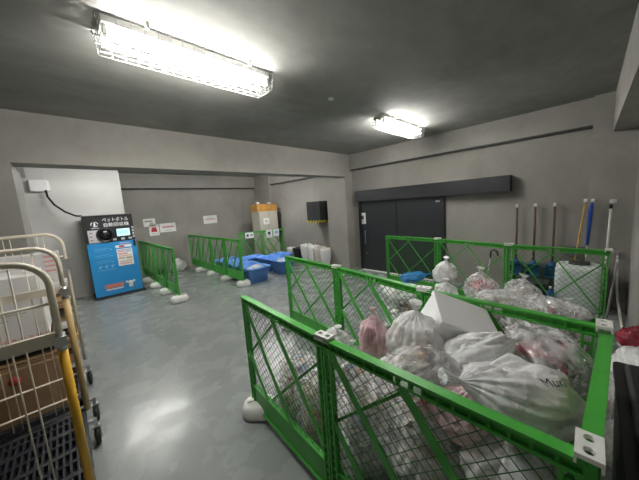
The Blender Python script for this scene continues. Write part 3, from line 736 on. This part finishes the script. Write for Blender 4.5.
# --- front pen, named bags
fb = bag((1.27,.15,.965),(.19,.155,.235),(1.25,0,-.15+PI*.22),0,B_WHITE,'mixed','large white carrier bag with dark lettering filling the corner of the front pen')
fb.rotation_euler = Euler((math.radians(78),0,math.radians(225)))
G1='bags on top of the front pen'
bag((1.44,.38,.97),(.14,.13,.19),(1.35,.1,.9),1,B_WHITE,None,'smooth white bag lying between the lettered bag and the knotted bag',G1)
bag((1.68,.12,.95),(.18,.15,.22),(1.3,.0,2.4),2,B_CLEAR,'maroon','clear bag with maroon and dark food packs, far right corner of front pen',G1)
bag((1.42,.70,.95),(.19,.19,.17),(.05,-.1,.3),3,B_MILK,'white','knotted milky bag standing left of the styrofoam box',G1)
bag((1.32,.93,.93),(.11,.11,.14),(.0,.1,.0),4,B_PINK,'pink','small pink tied bag left of the knotted milky bag',G1)
bag((1.19,.60,.92),(.15,.12,.19),(1.4,-.1,1.0),5,B_CLEAR,'orange','clear bag with orange packs lying just behind the front rail',G1)
bag((1.10,1.08,.93),(.13,.11,.09),(.2,0,.2),6,B_MILK,None,'thin white film bag draped at the first white connector',G1)
bag((1.20,.38,.80),(.12,.14,.12),(.2,.1,.2),2,B_PINK,'mixed','pinkish bag squeezed between the orange pack bag and the lettered bag',G1)
# styrofoam box, tilted
r = empty('styrofoam_box',(1.66,.56,.97)); r.rotation_euler = Euler((.42,-.30,.55)); tag(r,'white styrofoam box tilted on top of the bags behind the knotted bag','box')
q = MB(); q.b2((-.145,-.175,-.12),(.145,.175,.10),.01); q.build('box_body', FOAM, r)
q = MB(); q.b2((-.15,-.18,.102),(.15,.18,.135),.008); q.build('box_lid', FOAM, r)

# --- fill bags of the front pen (seen through the mesh)
rnd = random.Random(11)
fillf = []
for zi,z in enumerate((.165,.44,.67)):
    for yi,y in enumerate((.18,.58,.98,1.36) if zi<2 else (.2,.55,.86)):
        for xi,x in enumerate((1.20,1.60)):
            fillf.append((x+rnd.uniform(-.02,.02), y+rnd.uniform(-.03,.03), z))
fillf += [(1.22,1.72,.17),(1.6,1.74,.16),(1.26,1.66,.44)]
lvl = {0:'clear bag of mixed plastic waste at the bottom of the front pen',1:'clear bag of mixed plastic waste halfway up the heap in the front pen',2:'clear bag of mixed waste just under the top bags of the front pen'}
for i,(x,y,z) in enumerate(fillf):
    k = 0 if z<.3 else (1 if z<.6 else 2)
    od = ['first','second','third','fourth','fifth','sixth']
    lb_ = '%s bag, %s layer of front pen, %s from right end, %s side' % (['clear','milky','clear'][i%3], ['bottom','middle','upper'][k], od[min(5,int(y/.4))], 'near' if x<1.4 else 'far')
    zs = (.16,.13,.09)[k]
    bag((x,y,z+.0),(.185,.19,zs),(rnd.uniform(-.2,.2) if k else 0,rnd.uniform(-.2,.2) if k else 0,rnd.uniform(0,6)),i%7,[B_CLEAR,B_MILK,B_CLEAR][i%3],['mixed','mixed','white'][i%3],lb_,'filler bags of the front pen '+['bottom','middle','upper'][k],i)
# --- middle pen
G2='bags on top of the middle pen'
bag((3.78,1.40,.72),(.18,.18,.17),(.1,-.2,.2),3,B_WHITE,'white','knotted white bag in front of the far fence row, standing highest at left',G2)
bag((3.55,1.30,.50),(.24,.2,.15),(.1,.1,.2),1,B_MILK,'meat','white bag with pale contents under the knotted one before the far fence',G2)
bag((3.66,.92,.62),(.23,.22,.20),(.0,-.1,.9),4,B_CLEAR,'pink','translucent peaked bag with red bits right of the knotted white bag',G2)
bag((3.50,.48,.70),(.22,.19,.14),(.2,.1,.3),5,B_CLEAR,'meat','clear bag with brown bits below the leftmost dustpan',G2)
bag((3.10,.62,.70),(.16,.12,.26),(1.5,.0,.4),2,B_CLEAR,'meat','long clear bag with brown and white trays behind the middle rail',G2,)
bag((3.02,.20,.72),(.16,.14,.2),(1.4,.0,2.3),6,B_CLEAR,'meat','clear bag with reddish trays near the concrete wall end of the middle pen',G2,)
bag((2.92,1.62,.66),(.2,.11,.28),(1.5,.0,.3),0,B_WHITE,'white','flattened smooth white bag just above the middle rail at left',G2)
bag((3.70,1.86,.62),(.14,.08,.22),(1.5,0,.9),6,B_BLUE,None,'bright blue crumpled bag lying before the black door',G2)
fill2 = []
for x in (2.30,2.75,3.2,3.65,4.02):
    for y in (.12,.55,.98,1.42,1.86,2.28):
        if y > 2.1 or (y > 1.7 and 3.3 > x): continue
        fill2.append((x+.06*(y>1)+rnd.uniform(-.02,.02)+(.12 if y>1.4 and x<2.5 else 0), y+rnd.uniform(-.02,.02), .155))
tl = ['near right corner','behind the styrofoam box','between fence and trays at right','right part behind centre panel','directly behind centre panel','under the flattened smooth bag','in the middle of the heap','in front of the blue bag','under the peaked bag','near the far row right panel','in the far right corner','along the right wall']
top2 = [(2.42,.12),(2.36,.60),(2.72,.36),(2.62,.98),(2.50,1.42),(2.95,1.62),(2.98,1.2),(3.62,1.84),(3.4,.9),(3.9,.5),(3.86,.1),(3.45,.12)]
for i,(x,y,z) in enumerate(fill2):
    bag((x,y,z),(.20,.20,.155),(0,0,rnd.uniform(0,6)),(i*3)%7,[B_MILK,B_CLEAR][i%2],['white','mixed','white'][i%3],'%s bag on middle pen floor, %s from right wall, %s row from middle fence' % (['milky','clear'][i%2], od[min(5,int((y+.1)/.43))], od[int((x-2.2)/.45) if x<4.4 else 4]),'filler bags on the middle pen floor',i)
for i,(x,y) in enumerate(top2):
    bag((x,y,.42),(.19,.19,.12),(rnd.uniform(-.2,.2),rnd.uniform(-.2,.2),rnd.uniform(0,6)),(i*2+1)%7,[B_MILK,B_CLEAR][i%2],['white','white','mixed'][i%3],'%s bag in second layer of middle pen, %s' % (['milky','clear'][i%2], tl[i]),'filler bags second layer middle pen',i)
# --- strip by the wall
bag((2.36,-.255,.70),(.14,.10,.2),(1.5,0,1.5),2,B_WHITE,None,'white bag with faint print squeezed against the concrete wall at right')
bag((2.70,-.26,.74),(.10,.10,.13),(1.5,0,1.4),1,B_RED,None,'red bag lying against the concrete wall at right')
for i,(x,z,lb) in enumerate([(2.25,.2,'milky bag on the floor in the gap by the right wall, under the white bag'),(2.7,.2,'milky bag on the floor in the gap by the right wall, under the red bag'),(3.15,.2,'milky bag at the far end of the gap by the right wall')]):
    bag((x,-.25,z),(.2,.13,.21),(0,0,.2),i+2,B_MILK,'mixed',lb)
r = empty('foam_tray',(2.62,-.02,.95)); 
bpy.data.objects.remove(r)
# dark bin
r = empty('dark_bin',(1.56,-.27,0)); tag(r,'tall dark grey bin between the front pen and the right wall','bin')
q = MB(); loft(q,[(.9,.22,.03,0),(1.16,.26,.03,.76),(1.20,.28,.03,.77),(1.20,.28,.03,.80)]); q.build('bin_body', mat('bin_black',(.012,.012,.014),.5), r)
q = MB(); loft(q,[(1.1,.20,.03,.80),(1.1,.20,.03,.825),(1.06,.17,.03,.835)]); q.build('bin_lid', mat('lid_grey',(.022,.022,.024),.55), r)

# lettering on the white carrier bag, laid onto the film
bpy.context.view_layer.update()
film = [c for c in fb.children if c.name.startswith('bag_film')][0]
bm_ = bmesh.new(); bm_.from_mesh(film.data); bm_.transform(film.matrix_world); bvh = BVHTree.FromBMesh(bm_)
def decal(body, size, m, centre, right, up, parent):
    c = bpy.data.curves.new('t','FONT'); c.body = body; c.size = size; c.align_x='CENTER'; c.align_y='CENTER'
    t = bpy.data.objects.new('tmp', c); COL.objects.link(t); me = bpy.data.meshes.new_from_object(t.evaluated_get(bpy.context.evaluated_depsgraph_get())); bpy.data.objects.remove(t)
    right = Vector(right).normalized(); up = Vector(up); up = (up-right*up.dot(right)).normalized(); nrm = right.cross(up)
    for v in me.vertices:
        p = Vector(centre)+right*v.co.x+up*v.co.y
        h = bvh.ray_cast(p+nrm*.4, -nrm)
        if h[0] is not None: p = h[0]+nrm*.006
        v.co = parent.matrix_world.inverted() @ p
    me.materials.clear(); me.materials.append(m)
    o = bpy.data.objects.new('bag_lettering', me); COL.objects.link(o); o.parent = parent
INK = mat('dark_green_ink',(.02,.05,.035),.5)
decal('Mura', .046, INK, (1.27,.10,1.03), (.71,-.70,0), (.5,.5,.7), fb)
decal('V/', .045, INK, (1.36,.02,1.03), (.5,-.8,-.3), (.5,.4,.7), fb)

# ------------------------------------------------------------------ roll carts
def end_frame(parent, y, x0, x1, ztop, zbot, lower=None, zsplit=1.17, rods=True, crossz=None):
    R = .015; rc = .13
    def U(zb, zt, m, nm):
        pts = [(x0,y,zb)]
        for k in range(7): a = PI-PI/2*k/6; pts.append((x0+rc+rc*math.cos(a), y, zt-rc+rc*math.sin(a)))
        for k in range(7): a = PI/2-PI/2*k/6; pts.append((x1-rc+rc*math.cos(a), y, zt-rc+rc*math.sin(a)))
        pts.append((x1,y,zb)); q = MB(); q.tube(pts, R, 12); return q.build(nm, m, parent)
    f = U(zsplit if lower else zbot, ztop, CREAM, 'end_frame')
    if lower:
        for x in (x0,x1):
            q = MB(); q.tube([(x,y,zbot),(x,y,zsplit-.03)], R+.005, 4 if False else 12); q.build('frame_leg', lower, parent)
            q = MB(); q.tube([(x,y,zsplit-.05),(x,y,zsplit+.04)], R+.006, 12); q.box((x,y-.02,zsplit),(.05,.02,.05)); q.build('joint_clip', STEEL, parent)
        q = MB(); q.b2((x0,y-.012,zsplit-.005),(x1,y+.012,zsplit+.05)); q.build('cross_bar', CREAM, parent)
    q = MB()
    for z in (crossz or [.45,.75,1.0]): q.tube([(x0,y,z),(x1,y,z)], .0075, 8)
    n = 4
    for i in range(n):
        x = x0+(x1-x0)*(i+.7)/(n+.4)
        for dx in (-.022,.022): q.tube([(x+dx,y+.012,zbot+.05),(x+dx,y+.012,ztop-.02)], .004, 6)
    q.build('frame_grid', CREAM, parent)
def caster(parent, x, y, name='caster'):
    q = MB(); q.b2((x-.026,y-.022,.15),(x+.026,y+.022,.16)); q.b2((x-.012,y-.012,.16),(x+.012,y+.012,.22)); q.b2((x-.06,y-.02,.205),(x,y+.02,.22)); q.b2((x-.026,y-.02,.05),(x-.02,y+.02,.155)); q.b2((x+.02,y-.02,.05),(x+.026,y+.02,.155)); c = q.build(name, STEEL, parent)
    q = MB(); q.lathe([(0,-.018),(.03,-.018),(.062,-.016),(.07,-.008),(.07,.008),(.062,.016),(.03,.018),(0,.018)], (x,y,.07), 24, 'x'); w_ = q.build('wheel', RUBBER, c)
    q = MB(); q.lathe([(0,-.021),(.028,-.021),(.028,.021),(0,.021)], (x,y,.07), 16, 'x'); q.build('wheel_hub', STEEL, w_)
def cart(name, y0, y1, x0, x1, zdeck, label):
    r = empty(name,(0,0,0)); tag(r,label,'cart','roll carts at the left')
    q = MB()
    # slotted black deck: frame and bars
    t = .04; q.b2((x0,y0,zdeck-t),(x1,y0+.05,zdeck)); q.b2((x0,y1-.05,zdeck-t),(x1,y1,zdeck)); q.b2((x0,y0,zdeck-t),(x0+.05,y1,zdeck)); q.b2((x1-.05,y0,zdeck-t),(x1,y1,zdeck))
    n = 26
    for i in range(n): x = x0+.05+(x1-x0-.1)*(i+.5)/n; q.b2((x-.006,y0+.05,zdeck-t),(x+.006,y1-.05,zdeck-.003))
    for i in range(1,8):
        y = y0+(y1-y0)*i/8; q.b2((x0+.05,y-(.018 if i%2==0 else .007),zdeck-t),(x1-.05,y+(.018 if i%2==0 else .007),zdeck-.001))
    for i in range(5): q.b2((x1-.012,y0+.1+i*.14,zdeck-t+.01),(x1+.002,y0+.14+i*.14,zdeck-.012))
    q.b2((x0+.02,y0+.02,zdeck-t-.012),(x1-.02,y1-.02,zdeck-t-.006))
    q.build('deck', BLACKP, r)
    for x in (x0+.1,x1+.04):
        for y in (y0+.08,y1-.08): caster(r,x,y)
    return r
cA = cart('roll_cart',1.86,2.80,-1.02,-.065,.30,'front roll cart with cream and yellow tubular frames and empty black slotted deck')
end_frame(cA, 1.88,-1.0,-.085,1.62,.30,YEL,1.20,crossz=[1.40])
end_frame(cA, 2.76,-1.0,-.055,1.63,.30,mat('tan_paint',(.55,.38,.16),.4,noise_amt=.1),1.28,crossz=[.45,.62,.92])
cB = cart('roll_cart',2.98,3.90,-1.02,-.05,.27,'rear roll cart loaded with cardboard behind the front one')
end_frame(cB, 3.88,-1.0,-.02,1.69,.27,None,crossz=[1.45,1.0])
q = MB(); q.box((-.02,3.86,1.36),(.06,.03,.12)); q.box((-.035,3.84,1.28),(.03,.04,.05)); q.build('joint_clip', STEEL, cB)
# load of the rear cart
carton('cardboard_box',-1.0,3.02,.272,-.60,3.52,.70,CARD,'brown cardboard box at the left bottom of the rear cart')
carton('cardboard_box',-.585,3.02,.272,-.17,3.52,.70,CARD,'brown cardboard box with a red mark at right bottom of the rear cart')
q = MB(); q.lathe([(0,0),(.035,0),(.035,.002),(0,.002)],(-.42,3.018,.62),20,'y'); tag(q.build('red_sticker', REDP),'red round sticker on the brown box in the rear cart','sticker')
rnd = random.Random(3)
SHEETM = [CARD, mat('tan_card',(.5,.34,.18),.8), mat('dark_card',(.05,.035,.025),.8), CARDL, CARD, mat('dark_card',(.05,.035,.025),.8)]
od = ['lowest','second','third','fourth','fifth','sixth','seventh','eighth','ninth','tenth','eleventh','twelfth','thirteenth','fourteenth','fifteenth','sixteenth','seventeenth','eighteenth']
def flats(n, z, h, xl, xrr, ya, yb, lab, grp):
    for i in range(n):
        q = MB(); xr = xrr+rnd.uniform(-.03,.02); j = rnd.uniform(0,.03)
        q.b2((xl,ya+j,z),(xr,yb-j,z+h*.55)); q.b2((xl+.02,ya+j+.02,z+h*.55),(xr-.03,yb-j-.01,z+h-.001))
        tag(q.build('flattened_carton', SHEETM[(i*7+n)%6]),'flattened carton, '+(od[i] if i<n-1 else 'topmost')+' of the '+lab,'cardboard',grp); z += h
    return z
flats(14,.272,.07,-.9,-.05,3.57,3.84,'tall stack at the back of the rear cart','tall stack of flattened cartons')
z = flats(6,.706,.03,-.98,-.16,3.03,3.54,'low stack on the brown boxes','low stack of flattened cartons')
r = carton('cardboard_box',-.99,3.05,z+.001,-.19,3.53,z+.52,CARDL,'pale grey cardboard box on top of the flat cartons in the rear cart',False)
q = MB()
for i in range(12): q.box((.39-.045*i,-.253,.045),(.022,.003,.016))
q.build('printed_dots', PINKP, r)
q = MB()
for (x,zz,l) in [(.1,.28,.3),(.2,.24,.2),(.0,.2,.4)]: q.box((x,-.2525,zz),(l,.002,.006))
q.build('printed_lines', GP, r)
r = carton('cardboard_box',-.62,3.60,1.254,-.06,3.84,1.52,CARDL,'white printed box standing at the back of the rear cart',False)
q = MB()
for i in range(5): q.box((.21,-.122,.28-.045*i),(.07,.003,.018)); 
q.build('printed_lines', PINKP, r)
